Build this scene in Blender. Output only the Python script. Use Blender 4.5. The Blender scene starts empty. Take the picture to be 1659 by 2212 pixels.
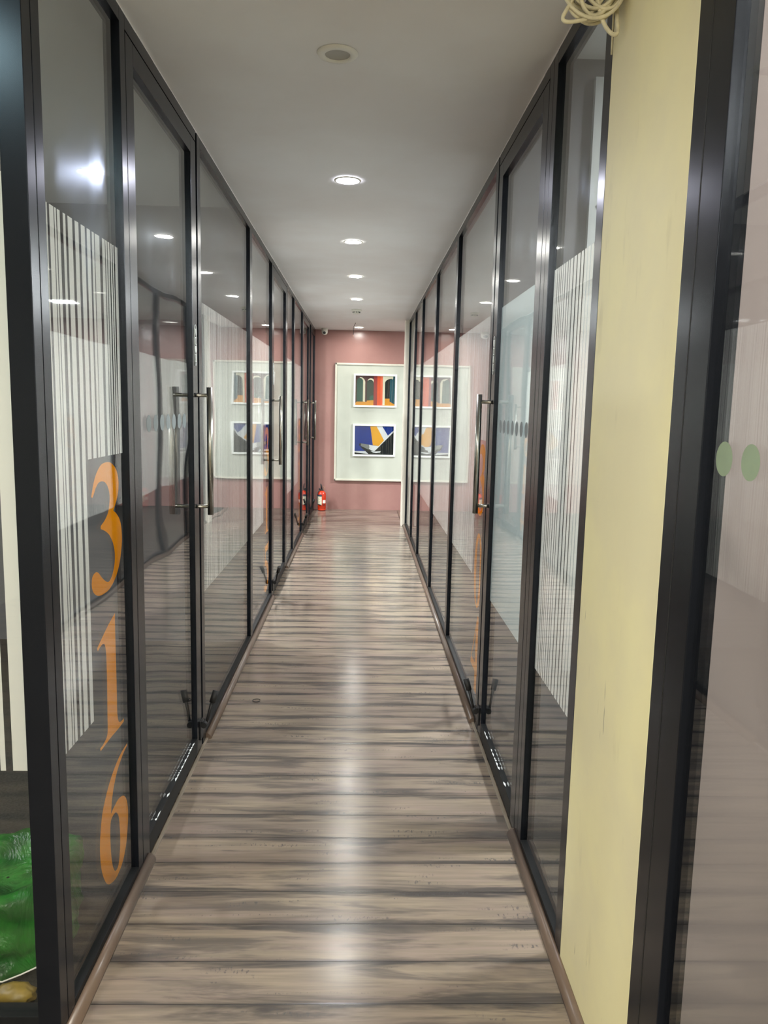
import bpy, bmesh, math, random
from mathutils import Vector, Matrix
random.seed(7)
S = bpy.context.scene
C = S.collection

# ------------------------------------------------------------------ camera
F_PX, YAW, PITCH, ROLL, CAM_H = 1649.66, .0314, .1369, .0220, 1.49
fw = Vector((math.sin(YAW)*math.cos(PITCH), math.cos(YAW)*math.cos(PITCH), -math.sin(PITCH)))
rt = Vector((math.cos(YAW), -math.sin(YAW), 0)); up = rt.cross(fw)
r2 = rt*math.cos(ROLL)+up*math.sin(ROLL); u2 = -rt*math.sin(ROLL)+up*math.cos(ROLL)
cam = bpy.data.cameras.new('camera'); cam.sensor_fit = 'HORIZONTAL'; cam.sensor_width = 36
cam.lens = F_PX*36/1659; cam.clip_start = .02
co = bpy.data.objects.new('camera', cam); C.objects.link(co)
co.matrix_world = Matrix(((r2.x, u2.x, -fw.x, 0), (r2.y, u2.y, -fw.y, 0), (r2.z, u2.z, -fw.z, CAM_H), (0, 0, 0, 1)))
S.camera = co

# ------------------------------------------------------------------ light and exposure
S.view_settings.view_transform = 'Standard'; S.view_settings.look = 'None'
S.view_settings.gamma = 1; S.view_settings.use_curve_mapping = False
S.view_settings.exposure = 0.62
w = bpy.data.worlds.new('world'); S.world = w; w.use_nodes = True
w.node_tree.nodes['Background'].inputs[0].default_value = (.75, .8, .9, 1)
w.node_tree.nodes['Background'].inputs[1].default_value = .25
S.cycles.max_bounces = 14; S.cycles.diffuse_bounces = 5; S.cycles.glossy_bounces = 8
S.cycles.transparent_max_bounces = 40; S.cycles.transmission_bounces = 8
S.cycles.sample_clamp_indirect = 4.0; S.cycles.caustics_reflective = False; S.cycles.caustics_refractive = False
LAMP_W = 5.0          # corridor downlights, watts each
ROOM_W = 115.0
LOBBY_W = 22.0

# ------------------------------------------------------------------ dimensions
XL, XR, ZC, YF = -.673, .562, 2.547, 11.011
FD = .045             # frame depth
GD = .012             # glass set back from the frame face

# ------------------------------------------------------------------ node helpers
def mat(name):
    m = bpy.data.materials.new(name); m.use_nodes = True
    nt = m.node_tree; nt.nodes.clear()
    out = nt.nodes.new('ShaderNodeOutputMaterial')
    return m, nt, out
def N(nt, t, **kw):
    n = nt.nodes.new(t)
    for k, v in kw.items(): setattr(n, k, v)
    return n
def setin(nt, n, i, v):
    if isinstance(v, bpy.types.NodeSocket): nt.links.new(v, n.inputs[i])
    else: n.inputs[i].default_value = v
def M(nt, op, a, b=0., c=0.):
    n = N(nt, 'ShaderNodeMath', operation=op)
    for i, v in enumerate((a, b, c)): setin(nt, n, i, v)
    return n.outputs[0]
def sstep(nt, x, a, b):
    n = N(nt, 'ShaderNodeMapRange', interpolation_type='SMOOTHSTEP'); nt.links.new(x, n.inputs[0])
    n.inputs[1].default_value = a; n.inputs[2].default_value = b
    return n.outputs[0]
def noise(nt, vec, scale, detail=3., rough=.55, dist=0.):
    n = N(nt, 'ShaderNodeTexNoise'); nt.links.new(vec, n.inputs['Vector'])
    n.inputs['Scale'].default_value = scale; n.inputs['Detail'].default_value = detail
    n.inputs['Roughness'].default_value = rough; n.inputs['Distortion'].default_value = dist
    return n.outputs['Fac']
def mixc(nt, f, a, b, blend='MIX'):
    n = N(nt, 'ShaderNodeMix', data_type='RGBA', blend_type=blend)
    for s, v in ((n.inputs[0], f), (n.inputs[6], a), (n.inputs[7], b)):
        if isinstance(v, bpy.types.NodeSocket): nt.links.new(v, s)
        else: s.default_value = v if not isinstance(v, tuple) else (*v[:3], 1)
    return n.outputs[2]
def wpos(nt, sc=(1, 1, 1)):
    g = N(nt, 'ShaderNodeNewGeometry'); mp = N(nt, 'ShaderNodeMapping')
    nt.links.new(g.outputs['Position'], mp.inputs[0]); mp.inputs['Scale'].default_value = sc
    return mp.outputs[0]
def srgb(r, g, b):
    f = lambda c: c/12.92 if c <= .04045 else ((c+.055)/1.055)**2.4
    return (f(r/255), f(g/255), f(b/255), 1)
def bsdf(nt, out, col, rough=.5, metal=0., spec=.5, **kw):
    b = N(nt, 'ShaderNodeBsdfPrincipled')
    setin(nt, b, 'Base Color', col); setin(nt, b, 'Roughness', rough); setin(nt, b, 'Metallic', metal)
    b.inputs['Specular IOR Level'].default_value = spec
    for k, v in kw.items(): setin(nt, b, k.replace('_', ' '), v)
    nt.links.new(b.outputs[0], out.inputs[0]); return b
def bump(nt, h, strength, dist):
    n = N(nt, 'ShaderNodeBump'); nt.links.new(h, n.inputs['Height'])
    n.inputs['Strength'].default_value = strength; n.inputs['Distance'].default_value = dist
    return n.outputs[0]

MT = {}
def plain(name, col, rough=.5, metal=0., spec=.5, nz=0., nscale=6., bmp=0., bscale=60., stretch=(1, 1, 1), rz=0., **kw):
    m, nt, out = mat(name); c = col
    if nz:
        f = noise(nt, wpos(nt, stretch), nscale, 5)
        c = mixc(nt, sstep(nt, f, .3, .7), tuple(x*(1-nz) for x in col[:3]), tuple(min(1, x*(1+nz*.6)) for x in col[:3]))
    r = rough
    if rz:
        r = M(nt, 'ADD', rough-rz/2, M(nt, 'MULTIPLY', noise(nt, wpos(nt, stretch), nscale*3, 4), rz))
    b = bsdf(nt, out, c, r, metal, spec, **kw)
    if bmp: nt.links.new(bump(nt, noise(nt, wpos(nt), bscale, 3), bmp, .002), b.inputs['Normal'])
    MT[name] = m; return m

plain('black_aluminium', (.005, .0058, .008, 1), .25, 0, .30, Specular_Tint=(.72, .82, 1, 1), nz=.1, nscale=3)
plain('black_rail', (.010, .0105, .011, 1), .5, 0, .14, nz=.3, nscale=8)
plain('black_plastic', (.012, .012, .013, 1), .45, 0, .4, nz=.2, nscale=20)
plain('steel', (.38, .37, .33, 1), .28, 1, .5, nz=.12, nscale=8, stretch=(60, 60, .6), rz=.1)
plain('chrome', (.7, .71, .7, 1), .2, 1, .5, nz=.05, nscale=30)
plain('silver_print', srgb(222, 226, 224), .4, .3, .5, nz=.05)
plain('paint_chip', (.75, .78, .78, 1), .5, 0, .5, nz=.1, nscale=40)
plain('white_plastic', (.72, .7, .62, 1), .35, 0, .5, nz=.05, nscale=20)
plain('trim_brown', srgb(104, 88, 76), .3, 0, .5, nz=.15, nscale=4, stretch=(1, .6, 1))
plain('trim_edge', srgb(128, 118, 104), .35, 0, .5, nz=.2, nscale=6)
plain('grey_vinyl', srgb(112, 122, 124), .45, 0, .4, nz=.04, nscale=20)
plain('green_vinyl', srgb(136, 152, 128), .45, 0, .4, nz=.06, nscale=20)
plain('white_frame', srgb(232, 236, 230), .35, 0, .5, nz=.04, nscale=10)
plain('cable_cream', srgb(214, 207, 178), .45, 0, .45, nz=.25, nscale=25)
plain('copper', (.75, .4, .22, 1), .35, 1)
plain('red_paint', srgb(196, 52, 22), .25, 0, .5, nz=.1, nscale=15)
plain('label_cream', srgb(214, 206, 180), .5, nz=.35, nscale=90)
plain('label_dark', srgb(52, 56, 70), .5, nz=.2, nscale=60)
plain('label_white', srgb(226, 220, 214), .5, nz=.05)
plain('brass', (.7, .5, .2, 1), .3, 1)
plain('carpet', srgb(52, 51, 48), .95, 0, .1, nz=.25, nscale=120, bmp=.6, bscale=300)
plain('room_grey', srgb(104, 104, 106), .8, 0, .3, nz=.06, nscale=2)
plain('room_white', srgb(205, 207, 205), .7, 0, .3, nz=.05, nscale=2)
plain('room_mauve', srgb(168, 157, 155), .75, 0, .3, nz=.05, nscale=1.2)
plain('lobby_wall', srgb(190, 186, 172), .8, 0, .3, nz=.05, nscale=2)
plain('bin_dark', (.02, .022, .02, 1), .4)
plain('rubber_black', (.008, .008, .008, 1), .6)
plain('lamp_rim', srgb(226, 224, 214), .4, 0, .5, nz=.03)
plain('dull_lens', srgb(168, 164, 156), .5, 0, .4, nz=.04)
plain('yellow_litter', srgb(128, 104, 34), .5, nz=.3, nscale=20)
plain('banner_grey', srgb(176, 180, 178), .6, nz=.05)
plain('branch_dark', srgb(46, 48, 50), .6)

def emis(name, col, st):
    m, nt, out = mat(name); e = N(nt, 'ShaderNodeEmission'); e.inputs[0].default_value = col; e.inputs[1].default_value = st
    nt.links.new(e.outputs[0], out.inputs[0]); MT[name] = m
A_L = math.pi*.052**2
emis('lamp_glow', (1, .975, .91, 1), LAMP_W/(math.pi*A_L)*1.0)
emis('lamp_glow_cool', (.86, .86, 1, 1), LAMP_W*1.15/(math.pi*A_L))
emis('panel_glow', (.96, .99, 1, 1), ROOM_W/(math.pi*.3*.3))
emis('dim_panel_glow', (1, .98, .97, 1), ROOM_W*.13/(math.pi*.3*.3))
emis('first_room_glow', (.95, .97, 1, 1), ROOM_W*.45/(math.pi*.3*.3))
emis('corner_glow', (.75, 1, .95, 1), LOBBY_W*.12/(math.pi*.2*.2))
emis('lobby_glow', (1, .95, .84, 1), LOBBY_W/(math.pi*.2*.2))

def ceiling_paint():
    m, nt, out = mat('ceiling_paint')
    c = mixc(nt, sstep(nt, noise(nt, wpos(nt), 1.3, 4), .3, .7), srgb(228, 224, 222), srgb(236, 235, 235))
    b = bsdf(nt, out, c, .62, 0, .35)
    nt.links.new(bump(nt, noise(nt, wpos(nt, (1, .5, 1)), 2.5, 3), .35, .02), b.inputs['Normal'])
    MT['ceiling_paint'] = m
ceiling_paint()

def yellow_paint():
    m, nt, out = mat('yellow_paint')
    base = mixc(nt, sstep(nt, noise(nt, wpos(nt), 2.2, 5), .35, .68), srgb(234, 225, 188), srgb(244, 235, 188))
    # thin dark scuffs running slantwise
    mp = N(nt, 'ShaderNodeMapping'); g = N(nt, 'ShaderNodeNewGeometry'); nt.links.new(g.outputs['Position'], mp.inputs[0])
    mp.inputs['Rotation'].default_value = (.55, 0, 0); mp.inputs['Scale'].default_value = (1, 55, 8)
    s1 = sstep(nt, noise(nt, mp.outputs[0], 1.0, 2), .73, .80)
    sep = N(nt, 'ShaderNodeSeparateXYZ'); nt.links.new(g.outputs['Position'], sep.inputs[0])
    low = sstep(nt, sep.outputs[2], 1.5, .7)
    c = mixc(nt, M(nt, 'MULTIPLY', s1, M(nt, 'MULTIPLY', low, .65)), base, srgb(120, 112, 88))
    st = sstep(nt, noise(nt, wpos(nt, (1, 5, 1.4)), 3.0, 4), .62, .8)
    c = mixc(nt, M(nt, 'MULTIPLY', st, .22), c, srgb(168, 158, 118))
    b = bsdf(nt, out, c, .55, 0, .4)
    nt.links.new(bump(nt, noise(nt, wpos(nt), 14, 4), .15, .004), b.inputs['Normal'])
    MT['yellow_paint'] = m
yellow_paint()

def pink_paint():
    m, nt, out = mat('pink_paint')
    c = mixc(nt, sstep(nt, noise(nt, wpos(nt), 1.6, 4), .3, .7), srgb(150, 111, 105), srgb(160, 121, 114))
    b = bsdf(nt, out, c, .24, 0, .5)
    nt.links.new(bump(nt, noise(nt, wpos(nt), 4, 4), .5, .01), b.inputs['Normal'])
    MT['pink_paint'] = m
pink_paint()
plain('board_cream', srgb(188, 191, 178), .5, 0, .4, nz=.1, nscale=1.6)
plain('board_rim', srgb(210, 206, 190), .4, 0, .5, nz=.05, nscale=6)
plain('pillar_cream', srgb(246, 240, 226), .6, 0, .4, nz=.05, nscale=3)

def laminate():
    m, nt, out = mat('laminate')
    g = N(nt, 'ShaderNodeNewGeometry'); sep = N(nt, 'ShaderNodeSeparateXYZ'); nt.links.new(g.outputs['Position'], sep.inputs[0])
    X, Y = sep.outputs[0], sep.outputs[1]
    t = M(nt, 'DIVIDE', M(nt, 'SUBTRACT', Y, 1.885), .1495)
    idx = M(nt, 'FLOOR', t); fr = M(nt, 'FRACT', t)
    wn = N(nt, 'ShaderNodeTexWhiteNoise', noise_dimensions='1D'); nt.links.new(idx, wn.inputs['W'])
    rnd = wn.outputs['Value']; wc = wn.outputs['Color']
    sc = N(nt, 'ShaderNodeSeparateColor'); nt.links.new(wc, sc.inputs[0])
    cb = N(nt, 'ShaderNodeCombineXYZ')
    nt.links.new(M(nt, 'ADD', X, M(nt, 'MULTIPLY', sc.outputs[0], 37.)), cb.inputs[0])
    nt.links.new(M(nt, 'ADD', M(nt, 'MULTIPLY', fr, .15), M(nt, 'MULTIPLY', M(nt, 'FLOOR', M(nt, 'MULTIPLY', sc.outputs[1], 4.)), 3.1)), cb.inputs[1])
    def st(sx, sy):
        mp = N(nt, 'ShaderNodeMapping'); nt.links.new(cb.outputs[0], mp.inputs[0]); mp.inputs['Scale'].default_value = (sx, sy, 1); return mp.outputs[0]
    n1 = noise(nt, st(1.2, 11), 1.6, 5, .6, .4)      # broad figure
    n2 = noise(nt, st(3, 60), 1.2, 4, .6)            # fine grain streaks
    n3 = noise(nt, st(40, 14), 3.0, 3, .6)           # saw marks
    n4 = noise(nt, st(1.1, 5), 1.5, 3)
    base = mixc(nt, sstep(nt, n4, .35, .65), srgb(150, 135, 117), srgb(136, 119, 111))
    base = mixc(nt, sstep(nt, n2, .25, .75), tuple(x*.76 for x in srgb(138, 126, 111)[:3]), base)
    dark = sstep(nt, n1, .47, .64)
    c = mixc(nt, M(nt, 'MULTIPLY', dark, .70), base, srgb(72, 68, 67))
    # bleached middle, grey burnt edges of every board (printed on it)
    e = M(nt, 'ABSOLUTE', M(nt, 'SUBTRACT', fr, .5))
    e = M(nt, 'ADD', e, M(nt, 'MULTIPLY', M(nt, 'SUBTRACT', n1, .5), .8))
    nb = sstep(nt, noise(nt, st(.7, 1.5), 1.3, 3), .38, .62)
    c = mixc(nt, M(nt, 'MULTIPLY', sstep(nt, e, .27, .52), M(nt, 'ADD', .62, M(nt, 'MULTIPLY', nb, .36))), c, srgb(54, 51, 51))
    saw = M(nt, 'MULTIPLY', sstep(nt, n3, .52, .64), sstep(nt, noise(nt, st(1.8, 14), 2.0, 2), .59, .66))
    c = mixc(nt, M(nt, 'MULTIPLY', saw, .75), c, srgb(70, 70, 72))
    c = mixc(nt, M(nt, 'MULTIPLY', M(nt, 'SUBTRACT', 1., rnd), .16), c, srgb(96, 88, 82))
    seam = M(nt, 'SUBTRACT', 1., sstep(nt, M(nt, 'MINIMUM', fr, M(nt, 'SUBTRACT', 1., fr)), .004, .016))
    c = mixc(nt, M(nt, 'MULTIPLY', seam, .85), c, (.02, .018, .016))
    r = M(nt, 'ADD', .15, M(nt, 'MULTIPLY', n2, .11))
    b = bsdf(nt, out, c, r, 0, .5)
    h = M(nt, 'ADD', M(nt, 'MULTIPLY', sstep(nt, M(nt, 'MINIMUM', fr, M(nt, 'SUBTRACT', 1., fr)), .0, .03), .6), M(nt, 'MULTIPLY', n2, .12))
    tilt = M(nt, 'MULTIPLY', M(nt, 'MULTIPLY', fr, M(nt, 'SUBTRACT', sc.outputs[2], .5)), .5)
    nt.links.new(bump(nt, M(nt, 'ADD', h, tilt), .5, .0012), b.inputs['Normal'])
    MT['laminate'] = m
laminate()

def glass(name, haze, mask=None, warp=.25, tint=(.945, .955, .95, 1)):
    m, nt, out = mat(name)
    g = N(nt, 'ShaderNodeNewGeometry')
    ior = M(nt, 'ADD', 1.52, M(nt, 'MULTIPLY', g.outputs['Backfacing'], 1/1.52-1.52))
    bn = bump(nt, noise(nt, wpos(nt), 1.7, 1), warp, .006)
    fr = N(nt, 'ShaderNodeFresnel'); nt.links.new(ior, fr.inputs['IOR'])
    tr = N(nt, 'ShaderNodeBsdfTransparent'); tr.inputs[0].default_value = tint
    gl = N(nt, 'ShaderNodeBsdfGlossy'); gl.inputs['Roughness'].default_value = .015; nt.links.new(bn, gl.inputs['Normal'])
    gh = N(nt, 'ShaderNodeBsdfGlossy'); gh.inputs['Roughness'].default_value = .22
    gh.inputs[0].default_value = (.75, .85, 1, 1)
    sm = sstep(nt, noise(nt, wpos(nt, (1, 1, .35)), 7, 5, .6, .8), .5, .72)
    if mask:
        cy, cz, sy, sz = mask
        sp = N(nt, 'ShaderNodeSeparateXYZ'); nt.links.new(g.outputs['Position'], sp.inputs[0])
        dy = M(nt, 'DIVIDE', M(nt, 'SUBTRACT', sp.outputs[1], cy), sy); dz = M(nt, 'DIVIDE', M(nt, 'SUBTRACT', sp.outputs[2], cz), sz)
        d = M(nt, 'SQRT', M(nt, 'ADD', M(nt, 'MULTIPLY', dy, dy), M(nt, 'MULTIPLY', dz, dz)))
        d = M(nt, 'ADD', d, M(nt, 'MULTIPLY', M(nt, 'SUBTRACT', noise(nt, wpos(nt), 9, 3), .5), .9))
        spot = M(nt, 'SUBTRACT', 1., sstep(nt, d, .6, 1.))
        sm = M(nt, 'ADD', M(nt, 'MULTIPLY', sm, .25), M(nt, 'MULTIPLY', spot, M(nt, 'ADD', .5, sm)))
    mg = N(nt, 'ShaderNodeMixShader'); nt.links.new(M(nt, 'MULTIPLY', sm, haze), mg.inputs[0])
    nt.links.new(gl.outputs[0], mg.inputs[1]); nt.links.new(gh.outputs[0], mg.inputs[2])
    mx = N(nt, 'ShaderNodeMixShader'); nt.links.new(fr.outputs[0], mx.inputs[0])
    nt.links.new(tr.outputs[0], mx.inputs[1]); nt.links.new(mg.outputs[0], mx.inputs[2])
    nt.links.new(mx.outputs[0], out.inputs[0]); MT[name] = m
glass('glass', .07)
glass('smeared_glass', .5, (1.98, 2.02, .2, .2))
glass('wavy_glass', .12, (2.65, 1.98, .3, .16), warp=.5)

def film(name, col, alpha, transl=.35):
    m, nt, out = mat(name)
    d = N(nt, 'ShaderNodeBsdfDiffuse'); d.inputs[0].default_value = col
    t = N(nt, 'ShaderNodeBsdfTranslucent'); t.inputs[0].default_value = col
    mx = N(nt, 'ShaderNodeMixShader'); mx.inputs[0].default_value = transl
    nt.links.new(d.outputs[0], mx.inputs[1]); nt.links.new(t.outputs[0], mx.inputs[2])
    tr = N(nt, 'ShaderNodeBsdfTransparent'); m2 = N(nt, 'ShaderNodeMixShader')
    f = M(nt, 'MULTIPLY', alpha, M(nt, 'ADD', .95, M(nt, 'MULTIPLY', noise(nt, wpos(nt), 3, 3), .1)))
    nt.links.new(f, m2.inputs[0]); nt.links.new(tr.outputs[0], m2.inputs[1]); nt.links.new(mx.outputs[0], m2.inputs[2])
    nt.links.new(m2.outputs[0], out.inputs[0]); MT[name] = m
film('white_film', srgb(248, 246, 240), .97, .42)
film('orange_vinyl', srgb(252, 156, 0), 1.0, .4)
film('frosted_film', srgb(222, 234, 232), .86, .45)
def bagmat():
    m, nt, out = mat('green_bag')
    b = bsdf(nt, out, mixc(nt, sstep(nt, noise(nt, wpos(nt), 9, 4), .35, .7), srgb(18, 80, 28), srgb(56, 150, 52)), .32, 0, .5)
    t = N(nt, 'ShaderNodeBsdfTranslucent'); t.inputs[0].default_value = srgb(60, 190, 60)
    mx = N(nt, 'ShaderNodeMixShader'); mx.inputs[0].default_value = .3
    tr = N(nt, 'ShaderNodeBsdfTransparent'); tr.inputs[0].default_value = (.5, .9, .5, 1); m2 = N(nt, 'ShaderNodeMixShader'); m2.inputs[0].default_value = .15
    nt.links.new(b.outputs[0], mx.inputs[1]); nt.links.new(t.outputs[0], mx.inputs[2])
    nt.links.new(mx.outputs[0], m2.inputs[1]); nt.links.new(tr.outputs[0], m2.inputs[2])
    nt.links.new(m2.outputs[0], out.inputs[0])
    nt.links.new(bump(nt, noise(nt, wpos(nt, (1, 1, .6)), 9, 4, .6, 2.2), .8, .02), b.inputs['Normal'])
    MT['green_bag'] = m
bagmat()

# ------------------------------------------------------------------ mesh helpers
def W(side, Y, d, z):
    return (XL+d, Y, z) if side == 'L' else (XR-d, Y, z)
class MB:
    def __init__(s): s.v = []; s.f = []; s.mi = []; s.sm = []
    def quad(s, pts, mi=0, smooth=False):
        k = len(s.v); s.v += [tuple(p) for p in pts]; s.f.append(tuple(range(k, k+len(pts)))); s.mi.append(mi); s.sm.append(smooth); return s
    def box(s, a, b, mi=0, bev=0.):
        x0, x1 = sorted((a[0], b[0])); y0, y1 = sorted((a[1], b[1])); z0, z1 = sorted((a[2], b[2]))
        if bev <= 0:
            k = len(s.v); s.v += [(x, y, z) for x in (x0, x1) for y in (y0, y1) for z in (z0, z1)]
            for q in ((0, 1, 3, 2), (4, 6, 7, 5), (0, 4, 5, 1), (2, 3, 7, 6), (0, 2, 6, 4), (1, 5, 7, 3)):
                s.f.append(tuple(k+i for i in q)); s.mi.append(mi); s.sm.append(False)
        else:
            bm = bmesh.new(); bmesh.ops.create_cube(bm, size=1)
            for v in bm.verts: v.co = Vector(((x0+x1)/2+v.co.x*(x1-x0), (y0+y1)/2+v.co.y*(y1-y0), (z0+z1)/2+v.co.z*(z1-z0)))
            bmesh.ops.bevel(bm, geom=bm.edges[:], offset=bev, segments=2, profile=.7, affect='EDGES')
            s.add(bm, mi); bm.free()
        return s
    def add(s, bm, mi=0, smooth=False):
        k = len(s.v); bm.verts.index_update(); s.v += [tuple(v.co) for v in bm.verts]
        for f in bm.faces: s.f.append(tuple(k+v.index for v in f.verts)); s.mi.append(mi); s.sm.append(smooth)
        return s
    def tube(s, pts, r, n=12, mi=0, caps=True, closed=False):
        pts = [Vector(p) for p in pts]; m = len(pts); k = len(s.v); rr = r if isinstance(r, (list, tuple)) else [r]*m
        t0 = None; nrm = None
        for i, p in enumerate(pts):
            if closed: t = pts[(i+1) % m]-pts[i-1]
            else: t = pts[min(i+1, m-1)]-pts[max(i-1, 0)]
            t.normalize()
            if nrm is None: nrm = t.orthogonal().normalized()
            else: nrm = (nrm-t*nrm.dot(t)).normalized()
            bn = t.cross(nrm)
            for j in range(n):
                a = 2*math.pi*j/n; s.v.append(tuple(p+(nrm*math.cos(a)+bn*math.sin(a))*rr[i]))
        for i in range(m if closed else m-1):
            for j in range(n):
                a = k+i*n+j; b = k+i*n+(j+1) % n; i2 = (i+1) % m; c = k+i2*n+(j+1) % n; d = k+i2*n+j
                s.f.append((a, b, c, d)); s.mi.append(mi); s.sm.append(True)
        if caps and not closed:
            s.f.append(tuple(k+j for j in range(n))[::-1]); s.mi.append(mi); s.sm.append(False)
            s.f.append(tuple(k+(m-1)*n+j for j in range(n))); s.mi.append(mi); s.sm.append(False)
        return s
    def lathe(s, c, prof, n=32, mi=0, axis='z', smooth=True):
        """prof: list of (radius, height) along the axis"""
        k = len(s.v)
        for r, h in prof:
            for j in range(n):
                a = 2*math.pi*j/n; p = (r*math.cos(a), r*math.sin(a), h)
                if axis == 'x': p = (p[2], p[0], p[1])
                if axis == 'y': p = (p[0], p[2], p[1])
                s.v.append((c[0]+p[0], c[1]+p[1], c[2]+p[2]))
        for i in range(len(prof)-1):
            for j in range(n):
                s.f.append((k+i*n+j, k+i*n+(j+1) % n, k+(i+1)*n+(j+1) % n, k+(i+1)*n+j)); s.mi.append(mi); s.sm.append(smooth)
        return s
    def build(s, name, m, parent=None, loc=None):
        me = bpy.data.meshes.new(name); base = Vector(loc) if loc is not None else (Vector(parent['_b']) if parent is not None else Vector((0, 0, 0)))
        me.from_pydata([tuple(Vector(v)-base) for v in s.v], [], s.f)
        for x in (m if isinstance(m, (list, tuple)) else [m]): me.materials.append(MT[x])
        for p, i, q in zip(me.polygons, s.mi, s.sm): p.material_index = i; p.use_smooth = q
        bm = bmesh.new(); bm.from_mesh(me); bmesh.ops.recalc_face_normals(bm, faces=bm.faces[:]) if len(s.f) > 1 else None
        bm.to_mesh(me); bm.free(); me.update()
        o = bpy.data.objects.new(name, me); C.objects.link(o)
        if parent is not None:
            o.parent = parent; o['_b'] = tuple(base)
        else: o.location = base
        o['_b'] = tuple(base)
        return o
def tag(o, label=None, cat=None, group=None, kind=None):
    if label: o['label'] = label
    if cat: o['category'] = cat
    if group: o['group'] = group
    if kind: o['kind'] = kind
    return o
def thing(name, loc, label, cat, group=None, kind=None):
    o = bpy.data.objects.new(name, None); C.objects.link(o); o.location = loc; o.empty_display_size = .1; o['_b'] = tuple(loc)
    return tag(o, label, cat, group, kind)
def copy_tree(o, loc, label, name=None):
    r = o.copy(); C.objects.link(r); r.location = loc; r['label'] = label
    for ch in o.children:
        c = ch.copy(); C.objects.link(c); c.parent = r
        for g in ch.children:
            d = g.copy(); C.objects.link(d); d.parent = c
    return r
def catmull(pts, sub=8, closed=True):
    """pts: (x, y) or (x, y, 1) for a corner"""
    out = []; n = len(pts); rng = range(n) if closed else range(n-1)
    for i in rng:
        p1, p2 = pts[i], pts[(i+1) % n]
        p0 = pts[i-1] if (closed or i > 0) else p1
        p3 = pts[(i+2) % n] if (closed or i < n-2) else p2
        c1 = len(p1) > 2; c2 = len(p2) > 2
        t1 = (0, 0) if c1 else ((p2[0]-p0[0])/2, (p2[1]-p0[1])/2)
        t2 = (0, 0) if c2 else ((p3[0]-p1[0])/2, (p3[1]-p1[1])/2)
        if c1: t1 = ((p2[0]-p1[0])*.8, (p2[1]-p1[1])*.8)
        if c2: t2 = ((p2[0]-p1[0])*.8, (p2[1]-p1[1])*.8)
        for k in range(sub):
            t = k/sub; h = (2*t**3-3*t**2+1, t**3-2*t**2+t, -2*t**3+3*t**2, t**3-t**2)
            out.append(tuple(h[0]*p1[j]+h[1]*t1[j]+h[2]*p2[j]+h[3]*t2[j] for j in (0, 1)))
    if not closed: out.append(tuple(pts[-1][:2]))
    return out
def fill(mb, loops, to3d, mi=0):
    """filled flat shape from an outer loop and holes"""
    bm = bmesh.new(); edges = []
    for lp in loops:
        vs = [bm.verts.new((p[0], p[1], 0)) for p in lp]
        edges += [bm.edges.new((vs[i], vs[(i+1) % len(vs)])) for i in range(len(vs))]
    bmesh.ops.triangle_fill(bm, use_beauty=True, use_dissolve=False, edges=edges)
    for v in bm.verts: v.co = Vector(to3d(v.co.x, v.co.y))
    mb.add(bm, mi); bm.free(); return mb

def wbox(mb, side, y0, y1, d0, d1, z0, z1, mi=0, bev=0.):
    return mb.box(W(side, y0, d0, z0), W(side, y1, d1, z1), mi, bev)
def profile(mb, side, y0, y1, z0, z1, d=0., depth=FD):
    """vertical aluminium bar"""
    wbox(mb, side, y0, y1, d, d-depth, z0, z1, 0, .0015)

# ================================================================== STRUCTURE
floor = MB().box((-2.6, -3.2, -.05), (XR+.045, 1.60, 0)).box((XL-.045, 1.60, -.05), (XR+.045, YF, 0)).build('floor', 'laminate', None, (0, 0, 0))
tag(floor, 'grey brown laminate plank floor of the corridor with boards laid crosswise', 'floor', kind='structure')
cf = MB().box((-3.8, 1.60, -.05), (XL-.045, YF, -.001)).box((XR+.045, .2, -.05), (3.8, YF, -.001)).build('floor_carpet', 'carpet', None, (0, 0, 0))
tag(cf, 'dark grey carpet on the floor of the rooms behind the glass', 'floor', kind='structure')
ceil = MB().box((-2.6, -3.2, ZC), (XR+.10, 1.60, ZC+.08)).box((XL-.06, 1.60, ZC), (XR+.05, YF, ZC+.08)).build('ceiling', 'ceiling_paint', None, (0, 0, 0))
tag(ceil, 'plain white painted corridor ceiling with a row of round downlights', 'ceiling', kind='structure')
rc = MB().box((-3.8, 1.60, 2.62), (XL-.06, YF, 2.7)).box((XR+.05, 3.46, 2.62), (3.8, YF, 2.7)).box((XR+.10, .2, 2.95), (3.8, 3.46, 3.03)).build('ceiling_rooms', 'room_white', None, (0, 0, 0))
tag(rc, 'pale ceiling above the rooms behind the glass partitions', 'ceiling', kind='structure')
bh = MB().box((XL-.06, 1.6, ZC), (XL-.05, YF, 2.62)).box((XR+.05, .2, ZC+.0), (XR+.06, YF, 2.62)).build('beam_side', 'room_white', None, (0, 0, 0))
tag(bh, 'narrow bulkhead above the glass partitions', 'beam', kind='structure')
bk = MB()
bk.box((-3.8, YF, -.05), (3.8, YF+.1, 2.75)).build('wall_back', 'pink_paint', None, (0, 0, 0))
tag(bpy.data.objects['wall_back'], 'dusty pink end wall of the corridor behind the cream board', 'wall', kind='structure')
yl = MB().box((XR, 1.386, 0), (XR+.42, 1.87, ZC+.02)).build('wall_pillar', 'yellow_paint', None, (0, 0, 0))
tag(yl, 'pale yellow scuffed wall pier between two black door frames', 'wall', kind='structure')
pc = MB().box((.516, 9.56, 0), (.76, 9.74, ZC)).build('wall_pier', 'pillar_cream', None, (0, 0, 0))
tag(pc, 'narrow cream wall pier at the far end of the right glass partitions', 'wall', kind='structure')
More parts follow.
